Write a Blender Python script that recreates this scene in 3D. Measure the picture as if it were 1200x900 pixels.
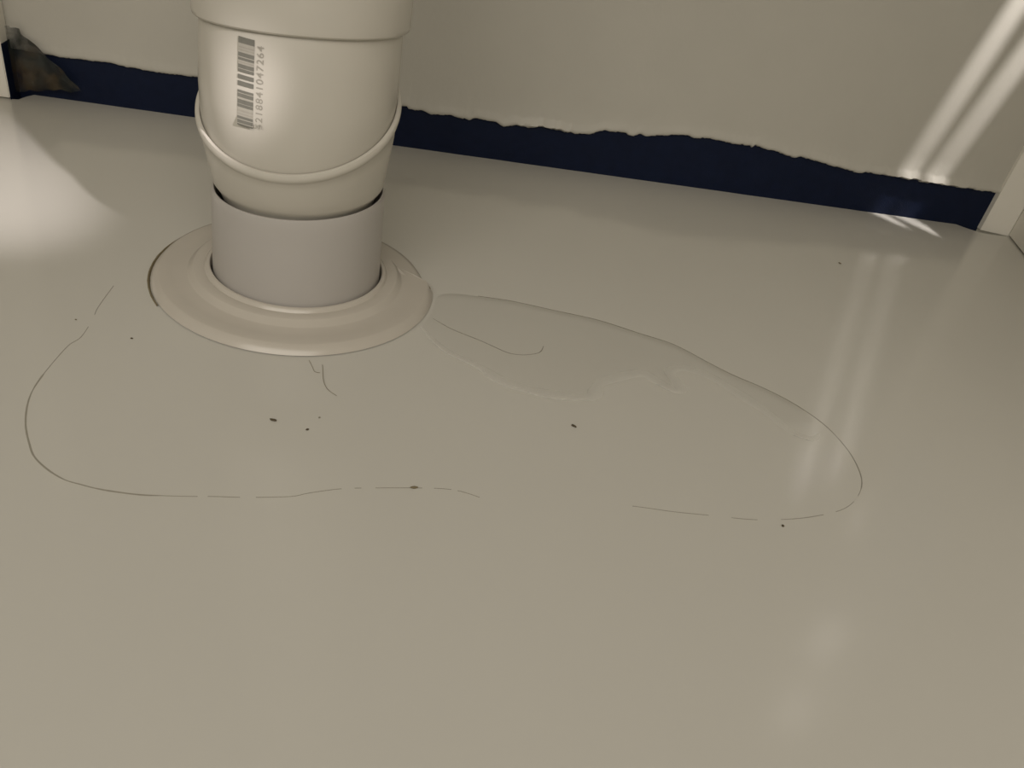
import bpy, bmesh, math, random
from mathutils import Vector, Matrix, noise

for o in list(bpy.data.objects):
    bpy.data.objects.remove(o)
S = bpy.context.scene
COL = S.collection
PI = math.pi
random.seed(4)

# ------------------------------------------------------------------ camera
cd = bpy.data.cameras.new('camera')
cam = bpy.data.objects.new('camera', cd)
COL.objects.link(cam)
cd.sensor_width = 36.0
cd.lens = 950 / 1200 * 36.0
cd.clip_start = 0.005
right = Vector((0.98148704, 0.09177366, 0.16810946))      # columns of the fitted camera pose
RM = ((0.9814870372872452, 0.09177366402302745, 0.16810945907025676),
      (-0.08195800177866283, -0.5920587846747218, 0.8017164595004521),
      (0.1731071390253867, -0.8006522279250086, -0.573576436351046))
m = Matrix.Identity(4)
for r in range(3):
    m[r][0], m[r][1], m[r][2] = RM[r][0], -RM[r][1], -RM[r][2]
m.translation = Vector((0.0559, -0.4884, 0.28))
cam.matrix_world = m
S.camera = cam

# ------------------------------------------------------------------ world, lights, exposure
S.view_settings.view_transform = 'Standard'
S.view_settings.look = 'None'
S.view_settings.gamma = 1.0
S.view_settings.use_curve_mapping = False
S.view_settings.exposure = -0.13
w = bpy.data.worlds.new('dim_room')
S.world = w
w.use_nodes = True
w.node_tree.nodes['Background'].inputs[0].default_value = (1.0, 0.93, 0.78, 1)
w.node_tree.nodes['Background'].inputs[1].default_value = 0.27


def lean(z):
    """the fitting is a slight elbow: below the rim it leans forward, above it leans back"""
    if z < .066: return 0.0
    if z < .1225: return -.0100 * (z - .066) / .0565
    return -.0100 + (z - .1225) * .19


def aim(o, loc, target, roll_axis=None):
    loc, target = Vector(loc), Vector(target)
    z = (loc - target).normalized()
    if roll_axis is None:
        roll_axis = Vector((0, 0, 1)) if abs(z.z) < .99 else Vector((0, 1, 0))
    x = Vector(roll_axis).cross(z).normalized()
    y = z.cross(x)
    mm = Matrix.Identity(4)
    for r in range(3):
        mm[r][0], mm[r][1], mm[r][2] = x[r], y[r], z[r]
    mm.translation = loc
    return mm


def area(name, loc, target, sx, sy, power, color):
    d = bpy.data.lights.new(name, 'AREA')
    d.shape = 'RECTANGLE'; d.size = sx; d.size_y = sy; d.energy = power; d.color = color
    o = bpy.data.objects.new(name, d); COL.objects.link(o)
    o.matrix_world = aim(o, loc, target)
    return o


def spot(name, loc, target, angle, blend, power, color, scale=(1, 1), roll_axis=None, radius=.003):
    d = bpy.data.lights.new(name, 'SPOT')
    d.spot_size = angle; d.spot_blend = blend; d.energy = power; d.color = color
    d.shadow_soft_size = radius
    o = bpy.data.objects.new(name, d); COL.objects.link(o)
    o.matrix_world = aim(o, loc, target, roll_axis) @ Matrix.Diagonal((scale[0], scale[1], 1, 1))
    return o


# dim room light in front of the open cabinet, above and behind the camera
area('room_light', (-0.16, -1.33, 1.20), (0.12, 0.0, 0.05), 1.5, 0.9, 17.2, (1.0, .93, .835))
# lamp of unknown kind at the front right, lighting the pipe's left flank and the floor beyond it
spot('front_right_lamp', (0.29, -0.43, 0.395), (-0.250, 0.098, 0.0), math.radians(14.5), 1.0, 31.0,
     (1.0, .92, .93), scale=(1, .78), radius=.008)
# two slit lamps: thin upright fans of light grazing the back wall and landing on the floor
OUT = Vector((.5, -.87, 0.0)).normalized()            # the way the fan's foot runs out over the floor
for bx, tx, foot in ((0.5755, 0.5995, .030), (0.6070, 0.6385, .048)):
    base = Vector((bx, .271, .058)); top = Vector((tx, .271, .20))
    along = (base - top).normalized()
    src = base - along * .45 + OUT * .145
    p_floor = base + along * (.058 / -along.z) + OUT * foot
    p_high = base - along * .36
    d0, d1 = (p_floor - src).normalized(), (p_high - src).normalized()
    mid = (d0 + d1).normalized()
    nrm = along.cross(OUT).normalized()
    spot('slit_lamp', src, src + mid, d0.angle(d1) * 1.04, .14, 11.5, (1.0, .94, .92),
         scale=(.070, 1), roll_axis=mid.cross(nrm), radius=.006)
# two small lit openings high at the right, mirrored softly in the glossy floor
area('gap_light', (.700, .160, .564), (.2697, -.2733, 0), .034, .055, .0095, (1.0, .9, .82))
area('gap_light', (.700, .141, .708), (.2385, -.3101, 0), .036, .060, .0105, (1.0, .9, .82))


# ------------------------------------------------------------------ materials
def mat(name, color, rough=.4, spec=.5, var=.0, var_scale=30, bump=0.0, bump_scale=400, coat=0.0, alpha=1.0):
    mt = bpy.data.materials.new(name); mt.use_nodes = True
    nt = mt.node_tree; b = nt.nodes['Principled BSDF']
    b.inputs['Base Color'].default_value = (*color, 1)
    b.inputs['Roughness'].default_value = rough
    b.inputs['Specular IOR Level'].default_value = spec
    b.inputs['Coat Weight'].default_value = coat
    b.inputs['Alpha'].default_value = alpha
    tc = nt.nodes.new('ShaderNodeTexCoord')
    if var:
        n = nt.nodes.new('ShaderNodeTexNoise'); n.inputs['Scale'].default_value = var_scale
        n.inputs['Detail'].default_value = 4
        nt.links.new(tc.outputs['Object'], n.inputs['Vector'])
        r = nt.nodes.new('ShaderNodeMix'); r.data_type = 'RGBA'
        r.inputs['A'].default_value = (*[c * (1 - var) for c in color], 1)
        r.inputs['B'].default_value = (*[min(1, c * (1 + var)) for c in color], 1)
        nt.links.new(n.outputs['Fac'], r.inputs['Factor'])
        nt.links.new(r.outputs['Result'], b.inputs['Base Color'])
    if bump:
        n2 = nt.nodes.new('ShaderNodeTexNoise'); n2.inputs['Scale'].default_value = bump_scale
        nt.links.new(tc.outputs['Object'], n2.inputs['Vector'])
        bp = nt.nodes.new('ShaderNodeBump'); bp.inputs['Strength'].default_value = bump
        bp.inputs['Distance'].default_value = .0005
        nt.links.new(n2.outputs['Fac'], bp.inputs['Height'])
        nt.links.new(bp.outputs['Normal'], b.inputs['Normal'])
    return mt


M_FLOOR = mat('white_melamine', (.60, .582, .526), .13, .42, .02, 9)
M_WALL = mat('cream_wall_paint', (.56, .54, .48), .45, .4, .03, 25, .25, 260)
M_SIDE = mat('white_panel', (.86, .83, .75), .35, .4, .02, 12)
M_CEIL = mat('cabinet_top', (.50, .47, .41), .6, .3, .02, 6)
M_BLUE = mat('navy_tape', (.0040, .0092, .031), .6, .2, .25, 90, .5, 900)
M_VOID = mat('dark_recess', (.010, .010, .012), .8, .1, .1, 50)
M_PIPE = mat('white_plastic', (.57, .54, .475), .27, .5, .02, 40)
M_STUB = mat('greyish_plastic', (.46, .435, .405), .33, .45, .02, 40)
M_COLLAR = mat('cream_plastic', (.54, .50, .435), .22, .5, .03, 60)
M_INK = mat('faded_black_print', (.17, .165, .14), .5, .3, .15, 300)
M_INK_PALE = mat('faded_grey_print', (.33, .31, .265), .5, .3, .15, 300)
M_SMEAR = mat('smudged_print', (.37, .35, .30), .5, .3, .1, 300)
M_DIRT_SHADE = mat('brown_grey_dirt_and_shade', (.20, .165, .10), .8, .2, .3, 500)  # dirt colour, also used for the collar's contact shade
M_STAIN = mat('faint_dried_residue', (.32, .285, .205), .6, .3, .25, 350, alpha=.45)
M_CRUMB = mat('dark_crumb', (.10, .08, .05), .8, .2, .3, 500)
M_HAIR = mat('brown_hair', (.27, .235, .17), .5, .3, .2, 300)


def water_material():
    mt = bpy.data.materials.new('clear_water'); mt.use_nodes = True
    nt = mt.node_tree; nt.nodes.clear()
    out = nt.nodes.new('ShaderNodeOutputMaterial')
    mix = nt.nodes.new('ShaderNodeMixShader'); fr = nt.nodes.new('ShaderNodeFresnel')
    fr.inputs['IOR'].default_value = 1.12
    t = nt.nodes.new('ShaderNodeBsdfTransparent'); g = nt.nodes.new('ShaderNodeBsdfGlossy')
    g.inputs['Roughness'].default_value = .05
    t.inputs['Color'].default_value = (.998, .997, .994, 1)
    nt.links.new(fr.outputs[0], mix.inputs[0]); nt.links.new(t.outputs[0], mix.inputs[1])
    nt.links.new(g.outputs[0], mix.inputs[2]); nt.links.new(mix.outputs[0], out.inputs[0])
    return mt


def film_material():
    mt = bpy.data.materials.new('clear_grey_film'); mt.use_nodes = True
    nt = mt.node_tree; b = nt.nodes['Principled BSDF']
    b.inputs['Roughness'].default_value = .25
    tc = nt.nodes.new('ShaderNodeTexCoord')
    n = nt.nodes.new('ShaderNodeTexNoise'); n.inputs['Scale'].default_value = 70; n.inputs['Detail'].default_value = 3
    nt.links.new(tc.outputs['Object'], n.inputs['Vector'])
    cr = nt.nodes.new('ShaderNodeValToRGB')
    cr.color_ramp.elements[0].position = .42; cr.color_ramp.elements[0].color = (.028, .034, .030, 1)
    cr.color_ramp.elements[1].position = .68; cr.color_ramp.elements[1].color = (.085, .06, .03, 1)
    nt.links.new(n.outputs['Fac'], cr.inputs[0]); nt.links.new(cr.outputs[0], b.inputs['Base Color'])
    n2 = nt.nodes.new('ShaderNodeTexNoise'); n2.inputs['Scale'].default_value = 55; n2.inputs['Detail'].default_value = 5
    nt.links.new(tc.outputs['Object'], n2.inputs['Vector'])
    mr = nt.nodes.new('ShaderNodeMapRange')
    mr.inputs['From Min'].default_value = .4; mr.inputs['From Max'].default_value = .7
    mr.inputs['To Min'].default_value = .12; mr.inputs['To Max'].default_value = .8
    nt.links.new(n2.outputs['Fac'], mr.inputs['Value']); nt.links.new(mr.outputs[0], b.inputs['Alpha'])
    return mt


M_WATER = water_material()
M_MENISCUS = mat('painted_rim_sheen', (.88, .86, .80), .10, .5, .02, 100, alpha=.30)  # pale colour for the sheen painted on the water's edge
M_FILM = film_material()


# ------------------------------------------------------------------ helpers
def link(name, bm, material, parent=None, smooth=True, angle=40):
    me = bpy.data.meshes.new(name)
    bmesh.ops.recalc_face_normals(bm, faces=bm.faces)
    bm.to_mesh(me); bm.free()
    o = bpy.data.objects.new(name, me); COL.objects.link(o)
    me.materials.append(material)
    if smooth:
        for p in me.polygons: p.use_smooth = True
        me.set_sharp_from_angle(angle=math.radians(angle))
    if parent: o.parent = parent
    return o


def struct(name, bm, material, parent=None, **k):
    o = link(name, bm, material, parent, **k)
    if parent is None: o['kind'] = 'structure'
    return o


def tag(o, label, cat, group=None, kind=None):
    o['label'] = label; o['category'] = cat
    if group: o['group'] = group
    if kind: o['kind'] = kind
    return o


def empty(name, loc, label, cat):
    o = bpy.data.objects.new(name, None); COL.objects.link(o); o.location = loc
    o.empty_display_size = .02
    return tag(o, label, cat)


def box(bm, lo, hi, bevel=0.0):
    r = bmesh.ops.create_cube(bm, size=1.0)
    c = [(a + b) / 2 for a, b in zip(lo, hi)]; s = [b - a for a, b in zip(lo, hi)]
    for v in r['verts']:
        v.co = Vector((v.co.x * s[0] + c[0], v.co.y * s[1] + c[1], v.co.z * s[2] + c[2]))
    if bevel:
        es = list({e for v in r['verts'] for e in v.link_edges})
        bmesh.ops.bevel(bm, geom=es, offset=bevel, segments=2, affect='EDGES')


def prism(bm, pts, z0, z1, holes=()):
    lo = [bm.verts.new((x, y, z0)) for x, y in pts]; hi = [bm.verts.new((x, y, z1)) for x, y in pts]
    n = len(pts)
    bm.faces.new(hi); bm.faces.new(lo[::-1])
    for i in range(n):
        j = (i + 1) % n
        bm.faces.new((lo[i], lo[j], hi[j], hi[i]))


def lathe(bm, prof, n=96, a0=0.0, a1=2 * PI, shape=None, bend=None):
    """prof: list of (r, z) or of functions of the angle; closed round unless a0..a1 is partial"""
    full = abs(a1 - a0 - 2 * PI) < 1e-6
    cols = n if full else n + 1
    rows = []
    for i in range(cols):
        t = a0 + (a1 - a0) * i / n
        col = []
        for p in prof:
            r, z = p(t) if callable(p) else p
            tt = shape(t, r, i / n) if shape else t
            col.append(bm.verts.new((r * math.cos(tt), r * math.sin(tt) + (bend(z) if bend else 0), z)))
        rows.append(col)
    for i in range(n):
        A, B = rows[i], rows[(i + 1) % cols]
        for k in range(len(prof) - 1):
            bm.faces.new((A[k], B[k], B[k + 1], A[k + 1]))
    if not full:
        for col in (rows[0], rows[-1]):
            try: bm.faces.new(col)
            except ValueError: pass
    return rows


def smooth_line(pts, sub=6):
    out = []
    P = [Vector(p) for p in pts]
    for i in range(len(P) - 1):
        a, b, c, d = P[max(i - 1, 0)], P[i], P[i + 1], P[min(i + 2, len(P) - 1)]
        for k in range(sub):
            t = k / sub
            out.append(.5 * ((2 * b) + (c - a) * t + (2 * a - 5 * b + 4 * c - d) * t * t + (3 * b - a - 3 * c + d) * t ** 3))
    out.append(P[-1])
    return out


def bead(bm, pts, width, height, z=0.0, gap=None):
    """a low rounded ridge lying on the floor along a line; width(k) in metres at fraction k"""
    n = len(pts); prev = None
    for i, p in enumerate(pts):
        q = (pts[min(i + 1, n - 1)] - pts[max(i - 1, 0)]); nn = Vector((-q.y, q.x)).normalized()
        wd = width(i / (n - 1), i)
        if wd <= 0: prev = None; continue
        ring = []
        for s, hgt in ((-1, 0), (-.5, .75), (0, 1), (.5, .75), (1, 0)):
            ring.append(bm.verts.new((p.x + nn.x * wd * s, p.y + nn.y * wd * s, z + height * hgt)))
        if prev:
            for k in range(4): bm.faces.new((prev[k], ring[k], ring[k + 1], prev[k + 1]))
        prev = ring


# ------------------------------------------------------------------ setting
YW = 0.274            # plane of the back wall / blue strip
CEIL = 0.80
XL, FRONT = -0.325, -0.56

# floor panel with two small nicked back corners
bm = bmesh.new()
prism(bm, [(XL, FRONT), (0.492, FRONT), (0.724, 0.250), (.724, .2588), (.7105, .2588), (0.684, 0.2575), (0.676, 0.2590), (0.664, 0.2665),
           (0.655, YW), (-0.262, YW), (-0.266, 0.2665), (-0.269, 0.2570), (-0.2735, 0.2560), (-.2742, .264), (XL, 0.264)], -0.016, 0.0)
floor = struct('floor', bm, M_FLOOR, smooth=False)

# back wall: cream panel with a torn lower edge and a lumpy bead of filler along it
EDGE = [(-0.30, .040), (-0.2459, 0.0383), (-0.229, 0.038), (-0.1947, 0.0391), (-0.1775, 0.0374), (-0.1494, 0.0373), (-0.1224, 0.0378),
        (-.06, .039), (0.0, .0388), (0.0579, 0.0392), (0.0735, 0.0384), (0.0856, 0.0362), (0.1051, 0.0383), (0.1213, 0.0359),
        (0.1258, 0.0382), (0.1494, 0.0368), (0.1538, 0.035), (0.1654, 0.0384), (0.1819, 0.0376), (0.1872, 0.04), (0.2149, 0.0383),
        (0.2355, 0.0397), (0.2511, 0.0445), (0.2764, 0.0448), (0.2808, 0.0446), (0.2869, 0.0472), (0.2933, 0.0456),
        (0.3055, 0.0483), (0.3261, 0.0513), (0.3522, 0.0517), (0.3697, 0.0517), (0.4014, 0.0503), (0.403, 0.0532),
        (0.4116, 0.0518), (0.4481, 0.0466), (0.4547, 0.0485), (0.4712, 0.0464), (0.5108, 0.0414), (0.5417, 0.0421),
        (0.5676, 0.0422), (0.592, 0.0419), (0.6267, 0.0412), (0.6563, 0.0416), (0.674, 0.0422), (.72, .0425)]


def edge_z(x):
    for (x0, z0), (x1, z1) in zip(EDGE, EDGE[1:]):
        if x <= x1:
            t = (x - x0) / (x1 - x0)
            z = z0 + (z1 - z0) * t
            break
    else: z = EDGE[-1][1]
    z -= 0.0008
    q = .45 if x < .04 else 1.0
    z += q * .0006 * noise.noise((x * 160, 1.3, 0)) + .0007 * noise.noise((x * 520, 4.3, 0))
    z += q * .0009 * (noise.cell(Vector((x * 95, 0.5, 0.5))) - .5)
    return z


def bead_amt(x):
    b = .0008 + .0008 * noise.noise((x * 45, 7.7, 0))
    b += .0022 * math.exp(-((x - .19) / .05) ** 2) + .0030 * math.exp(-((x - .59) / .05) ** 2)
    return max(b, .0003)


bm = bmesh.new()
xs = [-0.30 + i * (1.02 / 680) for i in range(681)]
prev = None
for x in xs:
    e = edge_z(x); b = bead_amt(x)
    lump = .0012 * max(.25, min(1, bead_amt(x) / .0025)) * noise.noise((x * 120, 2.2, 9.1))
    prof = [(YW, e + .0006), (YW - .0016, e), (YW - .0030 - .5 * b, e + .0006), (YW - .0036 - b, e + .0022 + lump),
            (YW - .0036 - .75 * b, e + .0044 + lump), (YW - .0034 - .2 * b, e + .0075 + 2 * lump), (YW - .003, e + .0105 + 2 * lump),
            (YW - .003, .066), (YW - .003, .1), (YW - .003, .2), (YW - .003, CEIL)]
    ring = [bm.verts.new((x, y, z)) for y, z in prof]
    if prev:
        for k in range(len(prof) - 1): bm.faces.new((prev[k], prev[k + 1], ring[k + 1], ring[k]))
    prev = ring
box(bm, (-.34, YW + .0012, -.03), (.74, YW + .02, CEIL))
struct('wall_back', bm, M_WALL, angle=60)

# corner battens and side walls
bm = bmesh.new(); box(bm, (-.3250, .2540, .0012), (-.2742, YW - .0035, CEIL), .0008)
struct('trim_1', bm, M_SIDE, angle=30)
bm = bmesh.new()
prism(bm, [(0.6812, .2672), (0.7105, .2605), (.735, .268), (.735, YW + .0008), (0.6812, YW + .0008)], 0.0, CEIL)
struct('trim_2', bm, M_SIDE, smooth=False)
bm = bmesh.new(); box(bm, (XL - .016, -.10, -.016), (XL, .254, CEIL))  # unseen front end cut short so room light reaches the floor
struct('wall_left', bm, M_SIDE, smooth=False)
bm = bmesh.new()
WR = lambda y: 0.7105 - (.2592 - y) * .2838          # side wall line; unseen cut-out added to let the slit lamps shine in
for ya, yb, za, zb in ((FRONT, .03, .0018, CEIL), (.03, .235, .0018, .24), (.03, .235, .76, CEIL), (.235, .2592, .0018, CEIL)):
    prism(bm, [(WR(ya), ya), (WR(ya) + .018, ya), (WR(yb) + .018, yb), (WR(yb), yb)], za, zb)
bmesh.ops.remove_doubles(bm, verts=bm.verts, dist=1e-5)
struct('wall_right', bm, M_SIDE, smooth=False)
bm = bmesh.new(); box(bm, (-.35, FRONT, CEIL), (.76, YW + .02, CEIL + .016))
struct('ceiling', bm, M_CEIL, smooth=False)

# dark blue strip along the foot of the back wall
bm = bmesh.new()
prev = None
for i in range(241):
    x = -.2735 + i * (.9555 / 240)
    ring = []
    for k, z in enumerate((-.014, 0.0, .012, .024, .036, .060)):
        ring.append(bm.verts.new((x, YW - .0002 - .0004 * (noise.noise((x * 30, z * 60, 3)) + 1), z)))
    for z in (.060, -.014): ring.append(bm.verts.new((x, YW + .0008, z)))
    if prev:
        n = len(ring)
        for k in range(n): bm.faces.new((prev[k], prev[(k + 1) % n], ring[(k + 1) % n], ring[k]))
    else: bm.faces.new(ring[::-1])
    prev = ring
bm.faces.new(prev)
box(bm, (-.27415, .2545, -.014), (-.2735, YW - .0004, .046))
strip = tag(link('tape_strip', bm, M_BLUE), 'dark navy blue strip along the foot of the back wall, below its ragged cream edge', 'tape')

# crumpled clear scrap stuck over the strip's left end
SC = [(-0.2734, 0.0581), (-0.2666, 0.0598), (-0.2594, 0.0515), (-0.2559, 0.0444), (-0.2477, 0.0416), (-0.2387, 0.0338),
      (-0.2306, 0.0185), (-0.2197, 0.0121), (-0.2422, 0.0094), (-0.2648, 0.0053), (-0.2735, 0.0035)]
bm = bmesh.new()
vs = [bm.verts.new((x, 0, z)) for x, z in SC]
f = bm.faces.new(vs)
bmesh.ops.triangulate(bm, faces=[f])
bmesh.ops.subdivide_edges(bm, edges=bm.edges[:], cuts=4, use_grid_fill=True)
for v in bm.verts:
    if v.co.x > -.268:
        v.co.x += .0030 * noise.noise((v.co.x * 110, v.co.z * 150, 8)); v.co.z += .0028 * noise.noise((v.co.x * 140, v.co.z * 120, 3))
    v.co.y = YW - .0085 - .0018 * noise.noise((v.co.x * 90 + v.co.z * 60, v.co.z * 90, 5)) - .0022 * abs(noise.noise(((v.co.x + v.co.z) * 130, 0, 2)))
ret = bmesh.ops.extrude_face_region(bm, geom=bm.faces[:])
for v in [g for g in ret['geom'] if isinstance(g, bmesh.types.BMVert)]: v.co.y += .0004
tag(link('plastic_scrap', bm, M_FILM, angle=25), 'crumpled clear plastic scrap with brown spots over the left end of the blue strip', 'scrap')

# ------------------------------------------------------------------ drain pipe
pipe = empty('drain_pipe', (0, 0, 0), 'thick white plastic drain pipe with a printed barcode, standing up through the cabinet floor', 'pipe')
# stub at the floor
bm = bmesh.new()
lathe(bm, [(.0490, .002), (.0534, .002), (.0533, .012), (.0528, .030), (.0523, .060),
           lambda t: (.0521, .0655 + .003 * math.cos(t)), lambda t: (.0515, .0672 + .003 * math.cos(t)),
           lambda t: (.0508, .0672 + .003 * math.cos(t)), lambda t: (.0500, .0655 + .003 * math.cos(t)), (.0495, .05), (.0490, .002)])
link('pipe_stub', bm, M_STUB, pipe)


# slant-rimmed socket above it
def rim(t): return .1225 + .0245 * math.sin(t) + .0055 * math.cos(t)
def low(t): return .0645 + .003 * math.cos(t)
def prof_between(k, r):
    return lambda t: (r, low(t) + (rim(t) - low(t)) * k)
def prof_rim(r, dz):
    return lambda t: (r, rim(t) + dz)
bm = bmesh.new()
lathe(bm, [(.044, .055), lambda t: (.0455, low(t) - .004), lambda t: (.0476, low(t) + .002), lambda t: (.0494, low(t) + .0050), lambda t: (.0508, low(t) + .0075), prof_between(.36, .0524),
           prof_between(.54, .0537), prof_between(.7, .0548), prof_rim(.0556, -.0056), prof_rim(.0561, -.0048), prof_rim(.0570, -.0040),
           prof_rim(.0574, -.0024), prof_rim(.0573, -.0008), prof_rim(.0566, .0006), prof_rim(.0558, .0010), prof_rim(.0548, .0008), prof_rim(.0545, -.004)], 128, bend=lean)
link('slanted_socket', bm, M_PIPE, pipe)


def lip(t): return .1640 - .0052 * math.sin(t) + .0030 * math.cos(t)
# pipe body inside the socket
bm = bmesh.new()
lathe(bm, [prof_rim(.0535, -.004), prof_rim(.0545, .0), lambda t: (.0548, rim(t) * .6 + lip(t) * .4), lambda t: (.0546, rim(t) * .25 + lip(t) * .75),
           lambda t: (.0545, lip(t) + .004), lambda t: (.053, lip(t) + .01)], 128, bend=lean)
body = link('pipe_body', bm, M_PIPE, pipe)
# coupling on top
bm = bmesh.new()
lathe(bm, [lambda t: (.0546, lip(t) + .003), lambda t: (.0552, lip(t) + .0004), lambda t: (.0566, lip(t) - .0002), lambda t: (.0578, lip(t) + .0008),
           lambda t: (.0583, lip(t) + .003), lambda t: (.0584, lip(t) + .02), (.0585, .25), (.0595, .252), (.0600, .256), (.0595, .262), (.0560, .264), (.0545, .268)], 128, bend=lean)
link('coupling', bm, M_PIPE, pipe)
bm = bmesh.new()
lathe(bm, [(.0540, .255), (.0545, .262), (.0545, .42), (.0545, CEIL - .001), (.05, CEIL - .001)], 64, bend=lean)
link('upper_pipe', bm, M_PIPE, pipe)

# printed barcode and its digits, bent onto the body (flat print a hair off the plastic)
RB = .0550


def wrap(x, z):
    """x: metres round the pipe from the front centre line (to the right), z: height"""
    a = -PI / 2 + x / RB
    return Vector((RB * math.cos(a), RB * math.sin(a) + lean(z), z))


def quad_print(bm, x0, x1, z0, z1, slope=0.0):
    n = 4; prev = None
    for i in range(n + 1):
        x = x0 + (x1 - x0) * i / n
        a, b = bm.verts.new(wrap(x, z0 + slope * (x - x0))), bm.verts.new(wrap(x, z1 + slope * (x - x0)))
        if prev: bm.faces.new((prev[0], a, b, prev[1]))
        prev = (a, b)


BX0, BX1, BZ0, BZ1 = -.0270, -.0178, .1215, .1637
bars = [(.00, .07), (.105, .12), (.135, .15), (.17, .215), (.225, .255), (.27, .285), (.30, .345), (.352, .385), (.415, .462),
        (.487, .54), (.59, .62), (.628, .672), (.695, .745), (.75, .785), (.815, .835), (.855, .87), (.888, .92), (.93, .97), (.98, 1.0)]
pale = {1, 2, 5, 14, 15}
gaps = [(.07, .105), (.12, .135), (.15, .17), (.215, .225), (.255, .27), (.285, .30), (.345, .352), (.62, .628), (.672, .695), (.745, .75), (.785, .815), (.835, .855), (.87, .888), (.92, .93), (.97, .98)]
bm = bmesh.new()
for a, b in gaps: quad_print(bm, BX0, BX1, BZ1 - (BZ1 - BZ0) * b, BZ1 - (BZ1 - BZ0) * a)
link('barcode_smear', bm, M_SMEAR, body, smooth=False)['kind'] = 'stuff'
for nm, sel, mt in (('barcode', lambda i: i not in pale, M_INK), ('barcode', lambda i: i in pale, M_INK_PALE)):
    bm = bmesh.new()
    for i, (a, b) in enumerate(bars):
        if sel(i):
            quad_print(bm, BX0, BX1, BZ1 - (BZ1 - BZ0) * b, BZ1 - (BZ1 - BZ0) * a)
    o = link(nm, bm, mt, body, smooth=False)
    o['kind'] = 'stuff'
fc = bpy.data.curves.new('digits', 'FONT')
fc.body = '5218841047264'; fc.size = .0052; fc.space_character = 1.13
fo = bpy.data.objects.new('digits_text', fc); COL.objects.link(fo)
dg = bpy.context.evaluated_depsgraph_get()
me = bpy.data.meshes.new_from_object(fo.evaluated_get(dg))
COL.objects.unlink(fo); bpy.data.objects.remove(fo)
wmax = max(v.co.x for v in me.vertices)
for v in me.vertices:
    u, t = v.co.x / wmax, v.co.y
    v.co = wrap(-.0128 - t, .1222 + u * .0395)      # reads upwards, tops towards the bars
me.materials.append(M_INK_PALE)
do = bpy.data.objects.new('barcode_digits', me); COL.objects.link(do); do.parent = body

# ------------------------------------------------------------------ floor collar round the pipe
collar = empty('floor_collar', (0, 0, 0), 'cream plastic split collar ring lying on the floor round the foot of the drain pipe', 'collar')
R = .0905
front_prof = [(.0545, .0008), (.0545, .0108), (.0550, .0118), (.0562, .0120), (.0572, .0114), (.0584, .0096), (.0598, .0098), (.0646, .0097),
              (.0655, .0093), (.0682, .0061), (.0692, .0057), (.0780, .0057), (.0850, .0058), (.0866, .0054), (.0899, .0014), (.0905, .0006)]


def joint(t, r, k):
    """the right-hand joint runs from 28 degrees at the pipe to 0 at the rim"""
    k2 = max(0.0, (k - .75) / .25)
    return t + k2 * math.radians(28) * max(0, min(1, (R - r) / (R - .058)))
bm = bmesh.new()
lathe(bm, front_prof, 120, math.radians(100), math.radians(360), joint)
link('front_half', bm, M_COLLAR, collar, angle=50)
back_prof = [(.0550, .0006), (.0550, .0040), (.0600, .0046), (.0700, .0040), (.0800, .0034), (.0832, .0028), (.0848, .0006)]


def joint_b(t, r, k):
    k2 = max(0.0, 1 - k / .5)
    return t + k2 * math.radians(28) * max(0, min(1, (R - r) / (R - .058)))
bm = bmesh.new()
lathe(bm, back_prof, 60, math.radians(.8), math.radians(99.5), joint_b)
link('back_half', bm, M_COLLAR, collar, angle=50)
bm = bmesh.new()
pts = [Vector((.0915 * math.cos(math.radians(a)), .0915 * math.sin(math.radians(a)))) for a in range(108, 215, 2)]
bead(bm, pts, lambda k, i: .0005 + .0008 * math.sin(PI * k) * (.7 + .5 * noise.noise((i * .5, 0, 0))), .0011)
link('contact_shade_line', bm, M_DIRT_SHADE, collar)  # contact shade along the collar's left edge, built as a dark ridge
bm = bmesh.new()
bmesh.ops.create_icosphere(bm, subdivisions=2, radius=.0016)
for v in bm.verts: v.co = Vector((v.co.x * .9 + .0872, v.co.y * 1.7 + .0020, v.co.z * .8 + .0030)) + .0005 * noise.noise_vector(v.co * 900)
link('dirt_clump', bm, M_DIRT_SHADE, collar)

# ------------------------------------------------------------------ dried ring, water
RL = [(-0.1063, -0.0329), (-0.1073, -0.0586), (-0.1062, -0.0726), (-0.1064, -0.0906), (-0.1099, -0.0999), (-0.112, -0.1166), (-0.1131, -0.1322),
      (-0.1127, -0.1445), (-0.1102, -0.1567), (-0.1059, -0.1694), (-0.1, -0.1812), (-0.0948, -0.1897), (-0.0865, -0.1975), (-0.0773, -0.2034),
      (-0.0693, -0.2059), (-0.0615, -0.2079), (-0.0521, -0.2092), (-0.0428, -0.2099), (-0.0337, -0.2096), (-0.0227, -0.209), (-0.0117, -0.208),
      (0.0034, -0.2071), (0.0224, -0.2047), (0.0307, -0.2015), (0.0455, -0.1971), (0.0617, -0.1949), (0.0813, -0.1929), (0.0953, -0.1921),
      (0.1039, -0.1931), (0.1132, -0.1964)]
RR = [(0.1689, -0.1954), (0.1836, -0.1946), (0.1995, -0.1956), (0.2154, -0.1972), (0.2387, -0.1982), (0.2576, -0.199), (0.2751, -0.1975),
      (0.2938, -0.1939), (0.3146, -0.1869), (0.3285, -0.1769), (0.3389, -0.1626), (0.343, -0.1467), (0.3429, -0.1296), (0.3375, -0.1089),
      (0.3246, -0.0895), (0.3089, -0.0752), (0.2916, -0.0636), (0.2771, -0.051), (0.2575, -0.0327), (0.2349, -0.0228), (0.2062, -0.0105),
      (0.1763, -0.004), (0.1463, 0.0025), (0.1222, 0.0043)]
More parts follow.
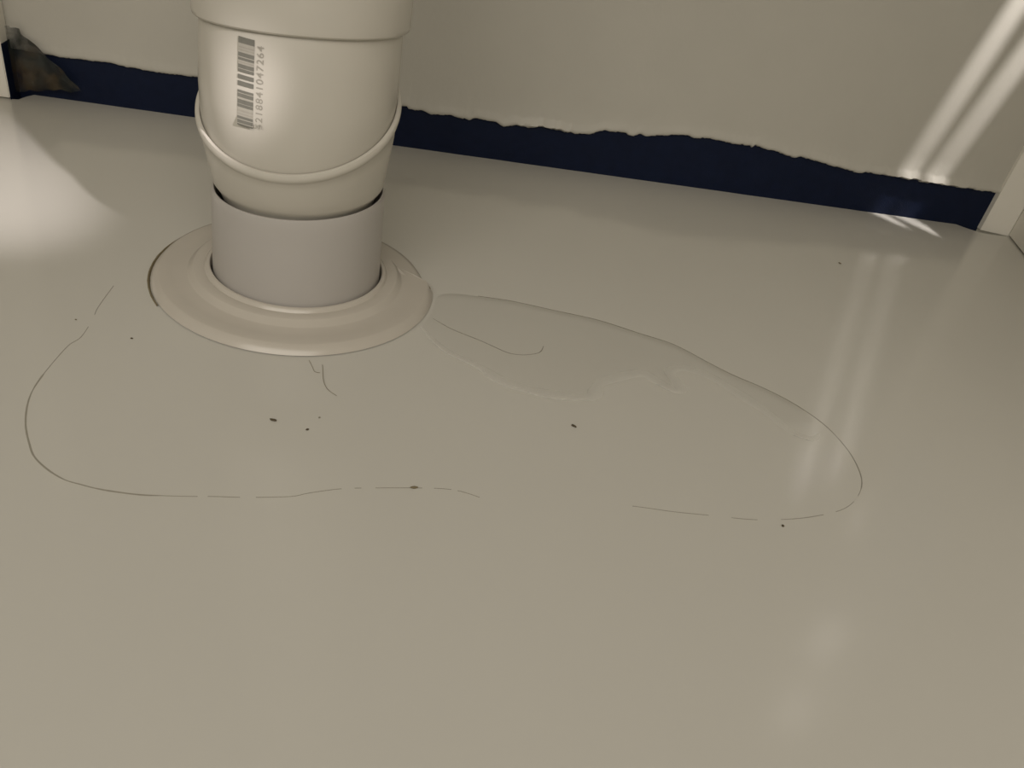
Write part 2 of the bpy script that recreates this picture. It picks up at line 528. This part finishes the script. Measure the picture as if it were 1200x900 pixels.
HOOK = [(0.0905, -0.0318), (0.1031, -0.0426), (0.1194, -0.0517), (0.1301, -0.0586), (0.1391, -0.0639), (0.1491, -0.0641), (0.1591, -0.0594), (0.1629, -0.0508)]
bm = bmesh.new()
for seed, line, wd in ((1, RL, .00042), (2, RR, .00042), (3, HOOK, .00040)):
    pts = smooth_line(line, 5)

    def width(k, i, seed=seed, wd=wd):
        v = noise.noise((i * .16, seed * 3.1, 0)) + .6 * noise.noise((i * .7, seed * 5.1, 2))
        if seed == 3: return wd * (.9 + .4 * v) * min(1, 8 * k + .1, 8 * (1 - k) + .2)
        base = 1.0
        if seed == 1: base = .55 if k < .2 else (1.15 if k < .62 else .55)
        if seed == 2: base = .5 if k < .42 else 1.15
        if base < .6 and v < -.28: return 0
        return wd * base * (.85 + .5 * max(-.8, v))
    bead(bm, pts, width, .00025)
tag(link('dried_water_ring', bm, M_STAIN), 'thin brownish outline of a dried puddle round the floor in front of the collar', 'stain')

# remaining thin water: crescent from the collar along the ring's upper right
WL = [(0.0830, -0.0445), (0.0972, -0.0674), (0.1179, -0.0824), (0.1329, -0.096), (0.1505, -0.1028), (0.1686, -0.1052), (0.1848, -0.1037),
      (0.1901, -0.0977), (0.1945, -0.0882), (0.2053, -0.0811), (0.2241, -0.0725), (0.233, -0.0786), (0.2433, -0.088), (0.2482, -0.0845),
      (0.2465, -0.0755), (0.2457, -0.0671), (0.256, -0.0615), (0.2723, -0.0676), (0.2877, -0.0849), (0.3018, -0.1034), (0.3102, -0.1191),
      (0.3218, -0.1258), (0.3301, -0.1200)]
WU = [(0.3301, -.0965), (0.3246, -0.0895), (0.3089, -0.0752), (0.2916, -0.0636), (0.2771, -0.051), (0.2575, -0.0327), (0.2349, -0.0228),
      (0.2062, -0.0105), (0.1763, -0.004), (0.1463, 0.0025), (0.1222, 0.0043), (.105, .004), (.0950, -.001), (.0918, -.012), (.0905, -.022), (.0875, -.032)]
outline = smooth_line(WL, 3) + smooth_line(WU, 3)
outline = [p for i, p in enumerate(outline) if i == 0 or (p - outline[i - 1]).length > 1e-4]
# height field on a fine grid, cut to the outline: water is thin in the middle, with a rounded rim
def inside(x, y):
    c = False; n = len(outline)
    for i in range(n):
        a, b = outline[i], outline[i - 1]
        if (a.y > y) != (b.y > y) and x < (b.x - a.x) * (y - a.y) / (b.y - a.y) + a.x: c = not c
    return c
def dist(x, y):
    best = 9.0
    for i in range(len(outline)):
        a, b = outline[i - 1], outline[i]
        dx, dy = b.x - a.x, b.y - a.y; L2 = dx * dx + dy * dy + 1e-12
        t = max(0, min(1, ((x - a.x) * dx + (y - a.y) * dy) / L2))
        d = (x - a.x - dx * t) ** 2 + (y - a.y - dy * t) ** 2
        best = min(best, d)
    return math.sqrt(best)
bm = bmesh.new()
n = len(outline)
# concentric insets of the outline by moving each point along its inward normal, then a grid-filled middle
STEP = .0016
grid = {}
x0, y0 = .078, -.108
nx, ny = int((.335 - x0) / STEP), int((.008 - y0) / STEP)
info = {}
for i in range(nx + 1):
    for j in range(ny + 1):
        x, y = x0 + i * STEP, y0 + j * STEP
        if inside(x, y):
            info[i, j] = (x, y, dist(x, y))
def wz(d):
    k = min(1.0, d / .0085)
    return .00012 + .00062 * math.sin(k * PI / 2)
for key, (x, y, d) in info.items():
    grid[key] = bm.verts.new((x, y, wz(d)))
for (i, j) in info:
    q = [(i, j), (i + 1, j), (i + 1, j + 1), (i, j + 1)]
    if all(k in grid for k in q): bm.faces.new([grid[k] for k in q])
# snap the rim of the grid onto the outline so the edge is clean
rimv = [v for v in bm.verts if v.is_boundary]
for v in rimv:
    best = None
    for i in range(n):
        a, b = outline[i - 1], outline[i]
        dx, dy = b.x - a.x, b.y - a.y; L2 = dx * dx + dy * dy + 1e-12
        t = max(0, min(1, ((v.co.x - a.x) * dx + (v.co.y - a.y) * dy) / L2))
        px, py = a.x + dx * t, a.y + dy * t
        d = (v.co.x - px) ** 2 + (v.co.y - py) ** 2
        if best is None or d < best[0]: best = (d, px, py)
    v.co = Vector((best[1], best[2], .00006))
for v in [v for v in bm.verts if not v.link_faces]: bm.verts.remove(v)
ret = bmesh.ops.extrude_edge_only(bm, edges=[e for e in bm.edges if e.is_boundary])
for v in [g for g in ret['geom'] if isinstance(g, bmesh.types.BMVert)]: v.co.z = .00001
pud = link('water_puddle', bm, M_WATER, angle=80)
if sum(p.normal.z for p in pud.data.polygons) < 0: pud.data.flip_normals()
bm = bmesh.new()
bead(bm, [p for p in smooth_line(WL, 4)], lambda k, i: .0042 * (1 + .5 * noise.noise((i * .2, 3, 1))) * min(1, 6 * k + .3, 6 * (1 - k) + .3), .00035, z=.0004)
link('sheen_rim', bm, M_MENISCUS, pud, angle=80)  # pale band standing in for reflected light on the sloped water edge
tag(pud, 'thin clear crescent of water spreading right from the collar along the dried ring', 'water')

# ------------------------------------------------------------------ crumbs and hairs
CR = [((0.0244, -0.1551), .0013, 'darkest round crumb on the floor in front of the collar'),
      ((0.0064, -0.1498), .0016, 'elongated brown crumb on the floor, left of the darkest round crumb'),
      ((0.0294, -0.1445), .0011, 'faint pale crumb on the floor just behind the darkest round crumb'),
      ((0.1709, -0.1332), .0015, 'slanted dark crumb alone on the floor below the clear water'),
      ((0.0805, -0.1930), .0015, 'flat brown crumb lying on the lower line of the dried ring'),
      ((0.2742, -0.2025), .0013, 'tiny dark crumb just outside the lower right of the dried ring'),
      ((-0.0807, -0.0876), .0010, 'tiny dark crumb on the floor left of the collar, inside the dried ring'),
      ((-0.1144, -0.0742), .0008, 'tiny speck on the floor left of the collar, outside the dried ring'),
      ((-0.1111, 0.2359), .0020, 'small brown crumb behind the pipe, near the left part of the blue strip'),
      ((0.4571, 0.1349), .0014, 'small dark crumb on the floor near the right corner, beyond the dried ring')]
for i, ((x, y), r, lab) in enumerate(CR):
    bm = bmesh.new()
    bmesh.ops.create_icosphere(bm, subdivisions=2, radius=r * .7)
    st = (1.0, 1.7, .8, 1.6, 1.9, .9, 1, 1, 1.5, 1.7)[i]
    ang = (.2, -.3, .3, -.7, .15, 1.4, 0, 0, -.5, -1.0)[i]
    for v in bm.verts:
        c = v.co + .3 * r * noise.noise_vector(v.co / r * 1.3 + Vector((i * 7, 0, 0)))
        c = Vector((c.x * st, c.y * .75, c.z * .5))
        v.co = Vector((c.x * math.cos(ang) - c.y * math.sin(ang), c.x * math.sin(ang) + c.y * math.cos(ang), c.z))
    zmin = min(v.co.z for v in bm.verts)
    for v in bm.verts: v.co.z -= zmin
    o = link('crumb', bm, (M_CRUMB, M_CRUMB, M_STAIN, M_CRUMB, M_DIRT_SHADE, M_CRUMB, M_CRUMB, M_DIRT_SHADE, M_DIRT_SHADE, M_DIRT_SHADE)[i])
    o.location = (x, y, 0)
    tag(o, lab, 'crumb', 'crumbs on the cabinet floor')


def hair(line, label, rad):
    P = smooth_line([(x, y, z) for x, y, z in line], 6)
    bm = bmesh.new(); prev = None
    for i, p in enumerate(P):
        d = (P[min(i + 1, len(P) - 1)] - P[max(i - 1, 0)]).normalized()
        s = d.cross(Vector((0, 0, 1))).normalized(); u = s.cross(d)
        ring = [bm.verts.new(p + rad * (s * math.cos(a) + u * math.sin(a))) for a in [k * PI / 3 for k in range(6)]]
        if prev:
            for k in range(6): bm.faces.new((prev[k], prev[(k + 1) % 6], ring[(k + 1) % 6], ring[k]))
        else: bm.faces.new(ring)
        prev = ring
    bm.faces.new(prev)
    tag(link('hair', bm, M_HAIR), label, 'hair')


hair([(0.0260, -0.0960, .0003), (0.0265, -0.0993, .0004), (0.0282, -0.1116, .0006), (0.0313, -0.1191, .0004), (0.0365, -0.1240, .0003)],
     'longer curved brown hair on the floor in front of the collar', .00016)
hair([(0.0180, -0.0925, .0003), (0.021, -0.1000, .0005), (0.0225, -0.1035, .0004), (0.0255, -.1040, .0003)],
     'short brown hair touching the front rim of the collar', .00015)
